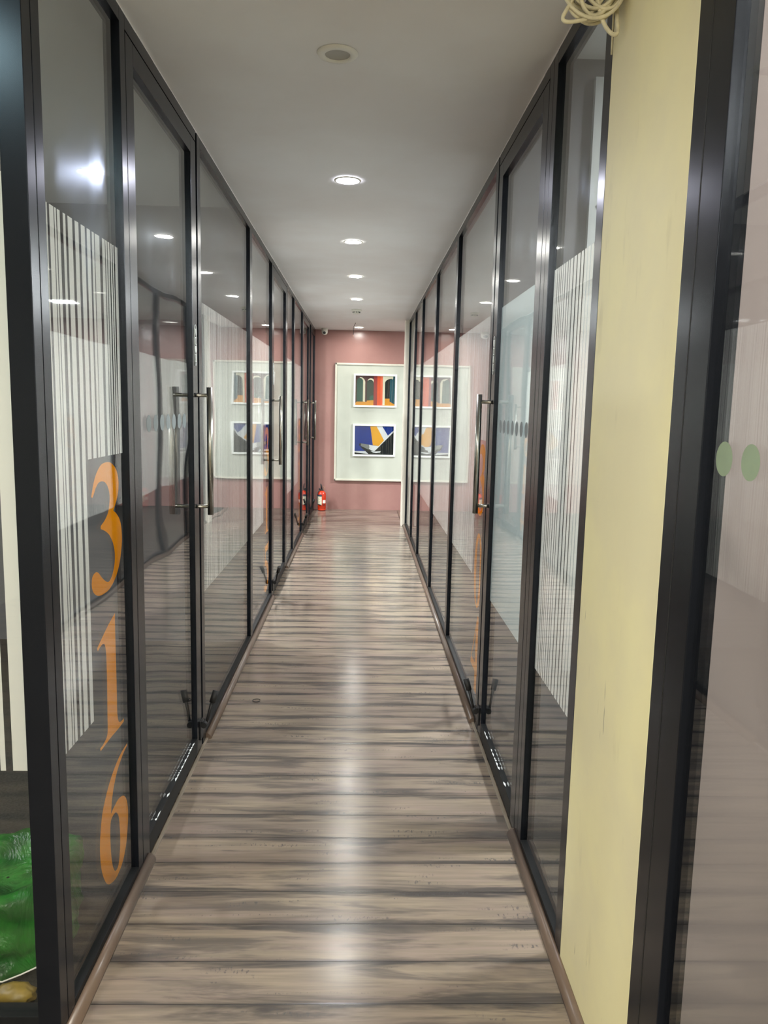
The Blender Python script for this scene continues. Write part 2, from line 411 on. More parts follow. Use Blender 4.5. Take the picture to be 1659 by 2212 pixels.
# rooms behind the glass
rm = MB().box((-3.9, 1.60, 0), (-3.8, YF, 2.62)).box((3.8, .2, 0), (3.9, YF, 3.0)).build('wall_outer', 'room_white', None, (0, 0, 0))
tag(rm, 'pale outer walls of the rooms behind the glass', 'wall', kind='structure')
gp = MB().box((XR+.06, 3.40, 0), (3.8, 3.46, 2.95)).build('wall_room', 'room_grey', None, (0, 0, 0))
tag(gp, 'dark grey partition wall inside the first room on the right', 'wall', kind='structure')
gq = MB().box((-3.8, 4.685, 0), (XL-.046, 4.74, 2.62)).build('wall_room_316', 'room_grey', None, (0, 0, 0))
tag(gq, 'grey partition wall closing the dim room behind the number 316', 'wall', kind='structure')
mv = MB().box((1.25, .2, 0), (1.31, 1.87, 2.95)).box((XR+.046, 1.374, 0), (1.25, 1.386, 2.95)).box((XR+.42, 1.81, 0), (1.31, 1.87, 2.95)).build('wall_mauve', 'room_mauve', None, (0, 0, 0))
tag(mv, 'mauve grey wall behind the nearest glass door', 'wall', kind='structure')
lb = MB().box((-2.7, -3.2, 0), (-2.6, 1.66, ZC)).box((-2.7, -3.3, 0), (XR+.1, -3.2, ZC)).box((XR, -3.2, 0), (XR+.1, .24, ZC)).box((XR+.1, .14, 0), (1.31, .2, 2.95)).build('wall_lobby', 'lobby_wall', None, (0, 0, 0))
tag(lb, 'beige walls of the lobby behind the camera', 'wall', kind='structure')

for sd, nm in (('L', 'trim_9'), ('R', 'trim_10')):
    mb = MB(); rgc = random.Random(len(nm)); y = 1.72 if sd == 'L' else 1.9
    while y < 9.5:
        l_ = rgc.uniform(.02, .25); h_ = rgc.uniform(.0015, .0045)
        mb.box(W(sd, y, -.002, ZC-h_), W(sd, min(y+l_, 9.5), .0012, ZC+.001)); y += l_
    tag(mb.build(nm, 'ceiling_paint', None, W(sd, 1.8, 0, ZC)), 'ragged white paint line along the top of the %s black frames' % ('316 side' if sd == 'L' else '304 side'), 'trim', kind='structure')

# floor trims (quarter round beads)
def bead(name, side, y0, y1, label):
    r = .024; mb = MB(); prof = [(0, 0)]+[(r*math.cos(a), r*1.15*math.sin(a)) for a in [i*math.pi/2/8 for i in range(9)]]
    def P(y, p): return W(side, y, p[0], p[1])
    n = len(prof); k = len(mb.v)
    for y in (y0, y1): mb.v += [P(y, p) for p in prof]
    for i in range(n):
        mb.f.append((k+i, k+(i+1) % n, k+n+(i+1) % n, k+n+i)); mb.mi.append(0); mb.sm.append(0 < i < n-1)
    mb.f.append(tuple(k+i for i in range(n))); mb.f.append(tuple(k+n+i for i in range(n))); mb.mi += [0, 0]; mb.sm += [False, False]
    o = mb.build(name, 'trim_brown', None, W(side, y0, 0, 0)); tag(o, label, 'floor trim', 'floor trims', 'structure'); return o
bead('trim_1', 'L', 1.615, 2.345, 'brown quarter round floor trim below the pane numbered 316')
bead('trim_2', 'L', 3.27, 5.80, 'brown quarter round floor trim along the striped panes left of the corridor middle')
bead('trim_3', 'L', 6.90, 8.74, 'short brown floor trim between the second and third glass doors on the left')
bead('trim_4', 'R', 1.386, 2.505, 'brown quarter round floor trim below the yellow wall pier')
bead('trim_5', 'R', 3.47, 9.56, 'long brown floor trim below the right partitions')
o = MB().box((.535, 9.56, 0), (.565, 10.95, .012)).build('trim_6', 'trim_brown', None, (.55, 10, 0)); tag(o, 'flat brown threshold strip past the cream pier on the right', 'floor trim', kind='structure')

# ================================================================== NUMBERS AND FILMS
# number outlines measured on the glass: (u along the wall towards the reader's right, z)
def digit_shapes(ch):
    """outline in a 1 x 1 box: u to the reader's right, v up"""
    if ch == '3':
        return [catmull([(0.098, 0.763, 1), (0.063, 0.774), (0.091, 0.811), (0.146, 0.873), (0.232, 0.935), (0.362, 0.986), (0.5, 1), (0.63, 0.997), (0.74, 0.975), (0.862, 0.924), (0.925, 0.847), (0.925, 0.777), (0.886, 0.715), (0.807, 0.653), (0.728, 0.607, 1), (0.835, 0.571), (0.937, 0.514), (0.992, 0.435), (1, 0.333), (0.953, 0.234), (0.87, 0.136), (0.728, 0.056), (0.539, 0.006), (0.319, 0), (0.154, 0.02), (0.039, 0.068), (0, 0.13), (0.031, 0.186), (0.126, 0.203), (0.205, 0.186), (0.315, 0.13), (0.437, 0.082), (0.535, 0.068), (0.642, 0.105), (0.72, 0.178), (0.74, 0.263), (0.693, 0.345), (0.587, 0.424), (0.461, 0.472), (0.311, 0.508, 1), (0.315, 0.531, 1), (0.429, 0.556), (0.52, 0.59), (0.567, 0.621), (0.606, 0.675), (0.618, 0.743), (0.575, 0.805), (0.492, 0.847), (0.39, 0.864), (0.283, 0.859), (0.201, 0.828), (0.146, 0.791)], 5)]
    if ch == '1':
        return [catmull([(0.731, 1, 1), (0.726, 0.821), (0.726, 0.585), (0.726, 0.317), (0.721, 0.15), (0.764, 0.066), (0.851, 0.035), (1, 0.026, 1), (0.99, 0, 1), (0.74, 0), (0.413, 0.009), (0.024, 0.006, 1), (0.005, 0.032, 1), (0.139, 0.035), (0.264, 0.055), (0.313, 0.107), (0.322, 0.268), (0.341, 0.493), (0.341, 0.689), (0.327, 0.769), (0.288, 0.818), (0.212, 0.836), (0.115, 0.83), (0.029, 0.816, 1), (0, 0.841, 1), (0.178, 0.885), (0.462, 0.951)], 4)]
    if ch == '6':
        return [catmull([(1, 1, 1), (0.996, 0.983, 1), (0.819, 0.952), (0.645, 0.895), (0.525, 0.822), (0.429, 0.725), (0.375, 0.609, 1), (0.502, 0.629), (0.653, 0.632), (0.792, 0.603), (0.892, 0.55), (0.954, 0.47), (0.973, 0.365), (0.934, 0.235), (0.861, 0.119), (0.718, 0.028), (0.506, 0), (0.317, 0.034), (0.189, 0.091), (0.089, 0.19), (0.019, 0.314), (0, 0.465), (0.027, 0.581), (0.089, 0.703), (0.189, 0.79), (0.34, 0.875), (0.541, 0.946), (0.768, 0.989)], 5),
                catmull([(0.541, 0.555), (0.436, 0.569), (0.359, 0.547), (0.332, 0.448), (0.336, 0.323), (0.367, 0.19), (0.425, 0.102), (0.49, 0.065), (0.579, 0.074), (0.633, 0.156), (0.664, 0.269), (0.653, 0.402), (0.625, 0.49)], 4)]
    if ch == '0':
        a = catmull([(.5, 1.0), (.16, .87), (.0, .5), (.16, .13), (.5, 0), (.84, .13), (1., .5), (.84, .87)], 8)
        b = catmull([(.52, .95), (.36, .80), (.30, .5), (.36, .18), (.50, .05), (.66, .18), (.72, .5), (.66, .82)], 8)
        return [a, b]
    if ch == '5':
        return [catmull([(.20, .97, 1), (.86, .97, 1), (1.0, 1.0, 1), (.90, .83, 1), (.30, .83, 1), (.24, .66, 1), (.52, .63), (.82, .52), (.97, .36), (.90, .17), (.62, .02), (.26, -.01), (.03, .05), (.02, .12), (.16, .15),
                         (.34, .10), (.52, .08), (.64, .14), (.68, .28), (.60, .42), (.40, .52), (.10, .57, 1)], 5)]
    if ch == '4':
        return [[(.70, 1.0), (.86, 1.0), (.86, .36), (1.0, .36), (1.0, .25), (.86, .25), (.86, 0), (.58, 0), (.58, .25), (.0, .25), (.0, .30)], [(.58, .36), (.58, .80), (.12, .36)]]
def number(parent, side, digits, ycen, width=.257, zs=((.97, 1.324), (.545, .892), (.112, .465))):
    sg = 1 if side == 'L' else -1
    for ch, (z0, z1) in zip(digits, zs):
        wdt = width*(.81 if ch == '1' else 1)
        sh = digit_shapes(ch)
        def to3d(u, v): return W(side, ycen+sg*(u-.5)*wdt, -GD-.0075, z0+v*(z1-z0))
        mb = MB(); fill(mb, sh, to3d); o = mb.build('number_digit', 'orange_vinyl', parent); o['label'] = 'orange vinyl numeral %s' % ch

BARS_A = [(290, 298), (312, 340), (345, 356), (362, 380), (400, 416), (430, 460), (476, 500), (515, 541), (553, 575), (586, 600), (605, 635), (652, 670), (674, 684), (688, 700), (706, 715), (720, 727), (735, 752)]
def barsA():
    # image spacing of the stripes on the first pane turned into distance along the wall
    out = []
    for a, b in BARS_A:
        f = lambda q: 1/(1/1.748-(q/2.9625-98)/(253.5-98)*(1/1.748-1/2.236))
        out.append((f(a), f(b)))
    return out
def barcode(y0, y1, rng, dens=.68, unit=.011):
    out = []; y = y0
    while y < y1:
        wd = unit*rng.choice((.5, 1, 1, 1.6, 2.2, 3.4)); gp_ = unit*rng.choice((.22, .3, .35, .5, .6))
        out.append((y, min(y+wd, y1))); y += wd+gp_
    return out
Z0F, Z1F, ZN = .652, 1.914, 1.341
def striped(parent, side, bars, ynotch=None):
    mb = MB(); d = -GD-.0072
    for a, b in bars:
        far = ynotch is not None and (b > ynotch if side == 'L' else a < ynotch)
        z0 = ZN if far else Z0F
        mb.quad([W(side, a, d, z0), W(side, b, d, z0), W(side, b, d, Z1F), W(side, a, d, Z1F)])
    o = mb.build('striped_film', 'white_film', parent); o['label'] = 'white vertical striped privacy film'; return o

# ================================================================== GLASS PARTITIONS
TR = .042
def panel(name, side, y0, y1, wn, wf, label, glassmat='glass', split_near=False, split_far=False, z1=ZC):
    t = thing(name, W(side, (y0+y1)/2, -FD/2, 0), label, 'glass partition', 'fixed glass partitions along the corridor', 'thing')
    if wn:
        mb = MB()
        profile(mb, side, y0, y0+wn, 0, z1); mb.build('upright', 'black_aluminium', t)
    if wf:
        mb = MB()
        if split_far:
            h = wf/2; profile(mb, side, y1-wf, y1-h-.001, 0, z1); profile(mb, side, y1-h+.001, y1, 0, z1)
        else: profile(mb, side, y1-wf, y1, 0, z1)
        mb.build('upright', 'black_aluminium', t)
    a, b = y0+wn, y1-wf
    wbox(MB(), side, a, b, 0, -FD, z1-TR, z1-.001, 0, .0015).build('top_rail', 'black_aluminium', t)
    wbox(MB(), side, a, b, 0, -FD, .0005, .045, 0, .002).build('bottom_rail', 'black_rail', t)
    wbox(MB(), side, a-.006 if wn else a+.001, b+.006, -GD, -GD-.006, .04, z1-TR+.006).build('glass_pane', glassmat, t)
    return t
def handle(parent, side, Y, z0=1.033, z1=1.552, room=True):
    d = .056; h = MB(); h.tube([W(side, Y, d, z0), W(side, Y, d, z1)], .0122, 20)
    o = h.build('handle', 'steel', parent); o['label'] = 'brushed steel tubular pull handle'
    for z in (z0+.034, z1-.032):
        MB().tube([W(side, Y, -.002, z), W(side, Y, .008, z), W(side, Y, d, z)], [.0095, .008, .0075], 14).build('handle_post', 'steel', o)
    if room:
        h = MB(); h.tube([W(side, Y, -FD-d, z0), W(side, Y, -FD-d, z1)], .0122, 20)
        o = h.build('inner_handle', 'steel', parent)
        for z in (z0+.034, z1-.032): MB().tube([W(side, Y, -FD+.002, z), W(side, Y, -FD-d, z)], .0075, 12).build('handle_post', 'steel', o)
def lock_plate(parent, side, Y, z0=1.638, z1=1.798, hw=.0165):
    mb = MB(); n = 10; sg = 1 if side == 'L' else -1
    pts = [(hw*math.cos(a), z1-hw+hw*math.sin(a)) for a in [math.pi*i/n for i in range(n+1)]]+[(-hw*math.cos(a), z0+hw-hw*math.sin(a)) for a in [math.pi*i/n for i in range(n+1)]]
    fill(mb, [pts], lambda u, v: W(side, Y+sg*u, .0012, v))
    o = mb.build('push_plate', 'black_plastic', parent); o['label'] = 'push sign with silver lettering'
    rim = MB(); rim.tube([W(side, Y+sg*p[0], .0015, p[1]) for p in pts], .0012, 6, closed=True)
    # letters P U S H, reading downwards
    def stroke(pts2, zc, hgt=.026, wd=.019):
        q = [W(side, Y+sg*(wd*(y-.5)), .0022, zc+hgt*(.5-x)) for x, y in pts2]
        rim.tube(q, .0018, 6)
    cz = [z1-.030-.0335*i for i in range(4)]
    stroke([(0, 0), (0, 1), (.6, 1), (.9, .85), (.9, .6), (.6, .45), (0, .45)], cz[0])
    stroke([(0, 1), (0, .25), (.2, 0), (.8, 0), (1, .25), (1, 1)], cz[1])
    stroke([(1, .85), (.75, 1), (.25, 1), (0, .8), (.1, .58), (.9, .42), (1, .2), (.75, 0), (.25, 0), (0, .15)], cz[2])
    stroke([(0, 0), (0, 1)], cz[3]); stroke([(0, .5), (1, .5)], cz[3]); stroke([(1, 0), (1, 1)], cz[3])
    rim.build('lettering', 'silver_print', o)
def door_stop(parent, side, Y, away):
    """black kick-down holder at the foot of the leading stile, lever folded up"""
    g = MB(); d = .018
    wbox(g, side, Y-.022, Y+.022, 0, .006, .05, .135, 0, .002)
    g.tube([W(side, Y-.024, d, .118), W(side, Y+.024, d, .118)], .013, 14)
    wbox(g, side, Y-.014, Y+.014, 0, d, .106, .130)
    o = g.build('door_holder', 'black_plastic', parent)
    l = MB(); dy = away*.030
    l.tube([W(side, Y, d+.006, .118), W(side, Y+dy*.7, d+.018, .17), W(side, Y+dy, d+.026, .205)], [.006, .0065, .008], 10)
    l.build('lever', 'black_plastic', o)
    f = MB(); f.tube([W(side, Y+dy, d+.026, .20), W(side, Y+dy*1.6, d+.040, .248)], [.013, .014], 12); f.build('rubber_foot', 'rubber_black', o)
def door(k, side, y0, y1, latch, label, wl=.072, wh=.072, glassmat='glass', dots=None, film_=None, hnd=True, plate=True, stop=True, dotmat='grey_vinyl', chips=False):
    t = thing('door_%d' % k, W(side, (y0+y1)/2, -FD/2, 0), label, 'glass door', 'framed glass doors along the corridor', 'structure')
    nearlatch = latch == 'near'
    wn, wf = (wl, wh) if nearlatch else (wh, wl)
    zt = ZC-TR-.004
    for a, b in ((y0, y0+wn), (y1-wf, y1)):
        mb = MB(); profile(mb, side, a, b, .012, zt); mb.build('stile', 'black_aluminium', t)
    wbox(MB(), side, y0+wn, y1-wf, 0, -FD, zt-.062, zt, 0, .0015).build('top_rail', 'black_aluminium', t)
    wbox(MB(), side, y0+wn, y1-wf, 0, -FD, .012, .078, 0, .002).build('bottom_rail', 'black_rail', t)
    wbox(MB(), side, y0+wn-.006, y1-wf+.006, -GD, -GD-.006, .07, zt-.056).build('glass_pane', glassmat, t)
    hd = wbox(MB(), side, y0-.004, y1+.004, 0, -FD, ZC-TR, ZC-.001, 0, .0015).build('header', 'black_aluminium', t)
    Y = y0+wn*.5 if nearlatch else y1-wf*.5
    if hnd: handle(t, side, Y)
    if plate: lock_plate(t, side, Y)
    if stop: door_stop(t, side, y0+.02 if nearlatch else y1-.02, -1 if nearlatch else 1)
    if film_:
        a, b = y0+wn-.004, y1-wf+.004; d = -GD-.0072
        MB().quad([W(side, a, d, Z0F), W(side, b, d, Z0F), W(side, b, d, Z1F), W(side, a, d, Z1F)]).build('frosted_film', film_, t)
    if dots:
        for yc in dots:
            mb = MB(); d = -GD+.0006
            mb.quad([W(side, yc+.0275*math.cos(a), d, 1.42+.0275*math.sin(a)) for a in [2*math.pi*i/28 for i in range(28)]])
            mb.build('dot_sticker', dotmat, t)
    if chips:
        rg = random.Random(k); mb = MB()
        a, b = chips; y = a
        while y < b:
            l = rg.uniform(.012, .06); wd = rg.uniform(.001, .005); dd = .0006
            pts = [W(side, y+rg.uniform(-.002, .002), dd-.003-wd*rg.random(), .0782), W(side, y+l*.5, dd-.002+rg.uniform(-.001, 0), .0784), W(side, y+l, dd-.004, .0782), W(side, y+l*.6, dd-.006-wd, .0782)]
            mb.quad(pts); y += l*rg.uniform(.8, 1.1)+(.09 if rg.random() < .12 else 0)
        o = mb.build('paint_chips', 'paint_chip', t); o['label'] = 'white flecks of chipped paint'; o['kind'] = 'stuff'
    return t

# --- left side
cp = MB(); profile(cp, 'L', 1.615, 1.656, 0, ZC-.001, depth=.052); profile(cp, 'L', 1.659, 1.70, 0, ZC-.001, depth=.052)
cpo = cp.build('corner_post', 'black_aluminium', None, W('L', 1.66, -.026, 0)); tag(cpo, 'black aluminium corner post with a vertical groove left of the 316 pane', 'post')
A = panel('glass_partition', 'L', 1.70, 2.286, 0, .047, 'clear pane with white stripes and the orange number 316', 'smeared_glass')
striped(A, 'L', barsA(), 1.957)
number(A, 'L', '316', 2.085)
door(1, 'L', 2.29, 3.185, 'far', 'clear glass door beside the number 316, with grey dots and a steel handle', wl=.085, wh=.072, glassmat='wavy_glass',
     dots=[2.494+.0825*i for i in range(7)], chips=(2.45, 3.05))
rg = random.Random(3)
B = panel('glass_partition', 'L', 3.215, 4.712, .058, .045, 'wide pane of fine white stripes directly behind the first glass door on the left')
striped(B, 'L', barcode(3.28, 4.66, rg))
P = panel('glass_partition', 'L', 4.712, 5.826, .045, .046, 'striped pane with the orange number 315, before the second door on the left')
striped(P, 'L', barcode(4.762, 5.775, rg), 5.44); number(P, 'L', '315', 5.62)
door(2, 'L', 5.83, 6.875, 'near', 'clear glass door beside the number 315, with a steel handle on its near edge', plate=True)
D = panel('glass_partition', 'L', 6.90, 7.67, .048, .045, 'narrow striped pane without a number between the second and third doors on the left')
striped(D, 'L', barcode(6.95, 7.62, rg))
E_ = panel('glass_partition', 'L', 7.67, 8.77, .045, .046, 'striped pane with the orange number 314, before the third door on the left')
striped(E_, 'L', barcode(7.72, 8.72, rg), 8.38); number(E_, 'L', '314', 8.57)
door(3, 'L', 8.775, 9.77, 'near', 'third glass door on the left, its handle in front of the dark frames', plate=False)
panel('glass_partition', 'L', 9.79, 10.145, .05, .045, 'narrow pane between the last two doors on the left')
door(4, 'L', 10.15, 10.93, 'near', 'last glass door on the left, next to the red extinguisher', plate=False, stop=True)
ep = MB(); profile(ep, 'L', 10.935, 11.0, 0, ZC-.001); tag(ep.build('end_post', 'black_aluminium', None, W('L', 10.97, -.02, 0)), 'black end post against the pink wall behind the red extinguisher', 'post')
# front glass of the first room, facing the camera
fg = thing('glass_partition', (-1.6, 1.66, 0), 'glass panel facing the lobby with white stripes in front of the green bag', 'glass partition', 'fixed glass partitions along the corridor', 'thing')
MB().box((-2.6, 1.64, 0), (-.726, 1.685, .05), 0, .002).build('bottom_rail', 'black_rail', fg)
MB().box((-2.6, 1.64, ZC-.045), (-.726, 1.685, ZC-.001), 0, .002).build('top_rail', 'black_aluminium', fg)
MB().box((-2.6, 1.655, .045), (-.7255, 1.661, ZC-.04)).build('glass_pane', 'glass', fg)
mb = MB(); rg = random.Random(5); x = -.738
for wd, gp_ in ((.040, .016), (.012, .010), (.03, .012), (.05, .01), (.02, .02), (.035, .01), (.06, .012), (.03, .01), (.05, .02), (.04, .01)):
    mb.quad([(x-wd, 1.6625, Z0F), (x, 1.6625, Z0F), (x, 1.6625, 1.95), (x-wd, 1.6625, 1.95)]); x -= wd+gp_
mb.build('striped_film', 'white_film', fg)
# --- right side
R0 = panel('glass_partition', 'R', 1.872, 2.50, .056, .099, 'narrow pane with broad white stripes beside the yellow wall pier', split_far=True)
striped(R0, 'R', [(1.932, 1.962), (1.968, 1.990), (1.996, 2.018), (2.026, 2.046), (2.053, 2.076), (2.085, 2.108), (2.117, 2.143), (2.152, 2.178), (2.188, 2.214), (2.221, 2.236), (2.244, 2.264), (2.272, 2.290), (2.296, 2.312), (2.318, 2.332), (2.338, 2.356), (2.361, 2.397)])
door(5, 'R', 2.505, 3.365, 'far', 'frosted glass door with grey dots beside the steel handle on the right', wl=.082, wh=.075, film_='frosted_film', dots=[2.663+.083*i for i in range(7)], chips=(2.7, 3.2))
R2 = panel('glass_partition', 'R', 3.39, 4.78, .06, .045, 'wide striped pane with the orange number 304 behind the right handle')
striped(R2, 'R', barcode(3.455, 4.73, rg), 3.83); number(R2, 'R', '304', 3.66, .24, ((.975, 1.322), (.517, .888), (.103, .488)))
for a, b, wn, wf, lab in ((4.78, 6.112, .045, .045, 'striped pane second from the 304 number towards the pink wall'), (6.112, 7.514, .045, .045, 'striped pane third from the right handle, mirroring the framed pictures'),
                          (7.514, 8.53, .045, .045, 'narrow looking striped pane, last but one before the cream pier'), (8.53, 9.555, .045, .05, 'last striped pane beside the cream pier at the corridor end')):
    q = panel('glass_partition', 'R', a, b, wn, wf, lab); striped(q, 'R', barcode(a+wn+.005, b-wf-.005, rg))
door(6, 'R', .30, 1.386, 'near', 'nearest glass door at the right edge with grey green dots', wl=.075, wh=.136, dots=[1.192-.083*i for i in range(9)], dotmat='green_vinyl', hnd=False, plate=False, stop=False)
gv = wbox(MB(), 'R', 1.329, 1.333, .0004, -.001, .012, ZC-.05); gv.build('groove', 'rubber_black', bpy.data.objects['door_6'])

# thresholds under the two near doors
for k, (sd, a, b) in enumerate((('L', 2.345, 3.27), ('R', 2.505, 3.47))):
    o = wbox(MB(), sd, a, b, 0, .012, 0, .006, 0, .002).build('trim_%d' % (7+k), 'trim_edge', None, W(sd, a, 0, 0)); tag(o, 'thin pale threshold strip below the %s glass door' % ('clear' if sd == 'L' else 'frosted'), 'threshold', kind='structure')

# ================================================================== END WALL
bd = thing('display_board', (.12, YF-.03, .42), 'large cream board with raised rim on the pink end wall', 'board')
MB().box((-.366, YF-.028, .447), (.70, YF-.0005, 2.072)).build('panel', 'board_cream', bd)
rim = MB()
for a, b in (((-.388, 0, 2.066), (.72, 0, 2.092)), ((-.388, 0, .425), (.72, 0, .45)), ((-.388, 0, .425), (-.364, 0, 2.092)), ((.698, 0, .425), (.72, 0, 2.092))):
    rim.box((a[0], YF-.042, a[2]), (b[0], YF-.001, b[2]), 0, .004)
rim.build('rim', 'board_rim', bd)
ART = dict(maroon=(74, 40, 50), green=(28, 82, 74), dkgreen=(40, 62, 60), cream=(232, 226, 200), crimson=(150, 44, 52), orange=(226, 84, 44), gold=(222, 150, 52), slate=(40, 84, 96), dark=(46, 48, 46), blue=(0, 50, 140), blue2=(16, 50, 128), yellow=(222, 158, 40), white=(216, 218, 220), grey=(126, 130, 130), black=(30, 36, 38), teal=(30, 92, 80))
for k, v in ART.items(): plain('art_'+k, srgb(*v), .7, 0, .1, nz=.05, nscale=8)
def picture(label, x0, x1, z0, z1, shapes):
    t = thing('framed_picture', ((x0+x1)/2, YF-.04, z0), label, 'framed picture', 'framed prints on the end wall')
    fw_ = .026; fr = MB(); yb, yf = YF-.029, YF-.056
    for a, b in (((x0, z0), (x1, z0+fw_)), ((x0, z1-fw_), (x1, z1)), ((x0, z0+fw_), (x0+fw_, z1-fw_)), ((x1-fw_, z0+fw_), (x1, z1-fw_))):
        fr.box((a[0], yf, a[1]), (b[0], yb, b[1]), 0, .003)
    fr.build('frame', 'white_frame', t)
    pr = MB(); a0, a1, b0, b1 = x0+fw_, x1-fw_, z0+fw_, z1-fw_; mats = []
    for i, (c, pts) in enumerate(shapes):
        if c not in mats: mats.append(c)
        y = YF-.036-.00012*i
        fill(pr, [pts], lambda u, v: (a0+u*(a1-a0), y, b0+v*(b1-b0)), mats.index(c))
    pr.build('print', ['art_'+c for c in mats], t)
    MB().box((a0-.002, YF-.046, b0-.002), (a1+.002, YF-.044, b1+.002)).build('glass_cover', 'glass', t)
    return t
def arch(x0, x1, z0, zt, n=12):
    r = (x1-x0)/2; k = r*1.35; return [(x0, z0)]+[((x0+x1)/2-r*math.cos(math.pi*i/n), zt-k+k*math.sin(math.pi*i/n)) for i in range(n+1)]+[(x1, z0)]
def qarch(x0, x1, z0, zt, n=8):  # left quarter arch
    k = .16; return [(x0, z0)]+[(x1-(x1-x0)*math.cos(math.pi/2*i/n), zt-k+k*math.sin(math.pi/2*i/n)) for i in range(n+1)]+[(x1, z0)]
picture('framed print of arches and an orange column', -.124, .488, 1.48, 1.945, [
    ('maroon', [(0, 0), (1, 0), (1, 1), (0, 1)]), ('gold', [(0, 0), (1, 0), (1, .30), (0, .30)]), ('maroon', [(0, .06), (.03, .12), (.03, 1), (0, 1)]),
    ('cream', [(.19, .13), (.245, .11), (.245, .8), (.22, .88), (.16, .95), (.10, .96), (.12, .85)]), ('green', arch(.03, .19, .12, .92)),
    ('maroon', [(.245, .12), (.29, .12), (.29, .95), (.245, .8)]), ('cream', arch(.30, .475, .16, .92)), ('dkgreen', arch(.285, .46, .16, .87)), ('teal', arch(.36, .50, .16, .34)),
    ('gold', [(.29, .0), (.47, .0), (.47, .18), (.29, .16)]), ('crimson', [(.46, 0), (.55, 0), (.55, 1), (.46, 1)]), ('orange', [(.55, 0), (.69, 0), (.69, 1), (.55, 1)]),
    ('cream', [(.69, .02), (.745, .02), (.745, .5), (.95, .93), (.95, 1), (.69, 1)]), ('dark', qarch(.745, .92, .24, .92)), ('gold', [(.745, 0), (1, 0), (1, .05), (.88, .13), (.88, .22), (.745, .24)]),
    ('slate', [(.87, .14), (.99, .05), (1, .05), (1, 1), (.95, 1), (.95, .9), (.87, .89)])])
picture('framed abstract print in blue, yellow and black below the arches print', -.124, .484, .78, 1.24, [
    ('blue', [(0, 0), (1, 0), (1, 1), (0, 1)]), ('white', [(.555, 1), (.70, 1), (.86, .66), (.76, .50), (.5, .8)]), ('blue2', [(.70, 1), (1, 1), (1, .82), (.86, .66)]), ('white', [(.84, .66), (1, .86), (1, .80), (.5, .08), (.5, .14)]),
    ('yellow', [(.395, 1), (.555, 1), (.755, .51), (.62, .30), (.47, .33)]), ('black', [(.50, .1), (1, .80), (1, 0), (.2, 0)]), ('white', [(.47, .32), (.62, .30), (.50, .10), (.36, .16), (.36, .35)]),
    ('black', [(.13, .30), (.22, .18), (.36, .04), (.36, 0), (.7, 0), (.52, .10), (.36, .20)]), ('grey', [(.15, .39), (.37, .35), (.385, .25), (.36, .17), (.15, .31)]), ('black', [(.115, .33), (.13, .39), (.16, .39), (.16, .31), (.13, .30)]),
    ('white', [(0, .115), (.28, .115), (.36, .02), (.2, .03), (0, .075)]), ('black', [(0, 0), (.34, 0), (.34, .018), (0, .07)]), ('white', [(.40, .14), (.5, .105), (.68, .125), (.66, .08), (.56, .06), (.48, .075)])])

# fire extinguisher
ex, ey = -.552, 10.86
X = thing('fire_extinguisher', (ex, ey, 0), 'red fire extinguisher with black lever standing on the floor by the pink wall', 'fire extinguisher')
MB().lathe((ex, ey, 0), [(0, .002), (.05, .002), (.058, .012), (.058, .022), (.055, .026), (.058, .03), (.058, .235), (.052, .258), (.038, .274), (.02, .284), (.02, .29), (0, .29)], 36).build('cylinder', 'red_paint', X)
MB().lathe((ex, ey, .286), [(0, 0), (.024, 0), (.024, .014), (.014, .016), (.014, .03), (0, .03)], 24).build('valve', 'black_plastic', X)
l = MB(); l.tube([(ex-.004, ey, .30), (ex-.006, ey-.01, .335), (ex-.014, ey-.012, .375), (ex-.022, ey-.012, .385)], [.011, .012, .009, .004], 12); l.build('lever', 'black_plastic', X)
l = MB(); l.tube([(ex+.02, ey, .345), (ex+.034, ey, .335), (ex+.03, ey, .305), (ex+.018, ey, .30)], .0025, 8); l.build('pull_ring', 'brass', X)
MB().lathe((ex-.032, ey-.01, .31), [(0, -.006), (.013, -.006), (.013, .006), (0, .006)], 16, axis='y').build('gauge', 'black_plastic', X)
h = MB(); h.tube([(ex-.03, ey-.02, .30), (ex-.062, ey-.035, .25), (ex-.066, ey-.04, .15), (ex-.06, ey-.06, .10), (ex-.01, ey-.066, .085)], .006, 10); h.build('hose', 'rubber_black', X)
def label_patch(a0, a1, z0, z1, m, nm, r=.0592):
    mb = MB(); n = 10
    for i in range(n):
        p = [a0+(a1-a0)*j/n for j in (i, i+1)]
        mb.quad([(ex+r*math.cos(p[0]), ey+r*math.sin(p[0]), z0), (ex+r*math.cos(p[1]), ey+r*math.sin(p[1]), z0), (ex+r*math.cos(p[1]), ey+r*math.sin(p[1]), z1), (ex+r*math.cos(p[0]), ey+r*math.sin(p[0]), z1)], 0, True)
    return mb.build(nm, m, X)
label_patch(math.radians(185), math.radians(272), .085, .205, 'label_cream', 'instruction_label')
label_patch(math.radians(185), math.radians(272), .205, .232, 'label_dark', 'label_band')
label_patch(math.radians(285), math.radians(335), .11, .155, 'label_white', 'side_label', .0593)
mb = MB(); mb.tube([(ex+.026+.014*math.cos(a), ey-.0545-.003*math.cos(a), .088+.014*math.sin(a)) for a in [2*math.pi*i/20 for i in range(20)]], .004, 8, closed=True); mb.build('hose_clip', 'rubber_black', X)

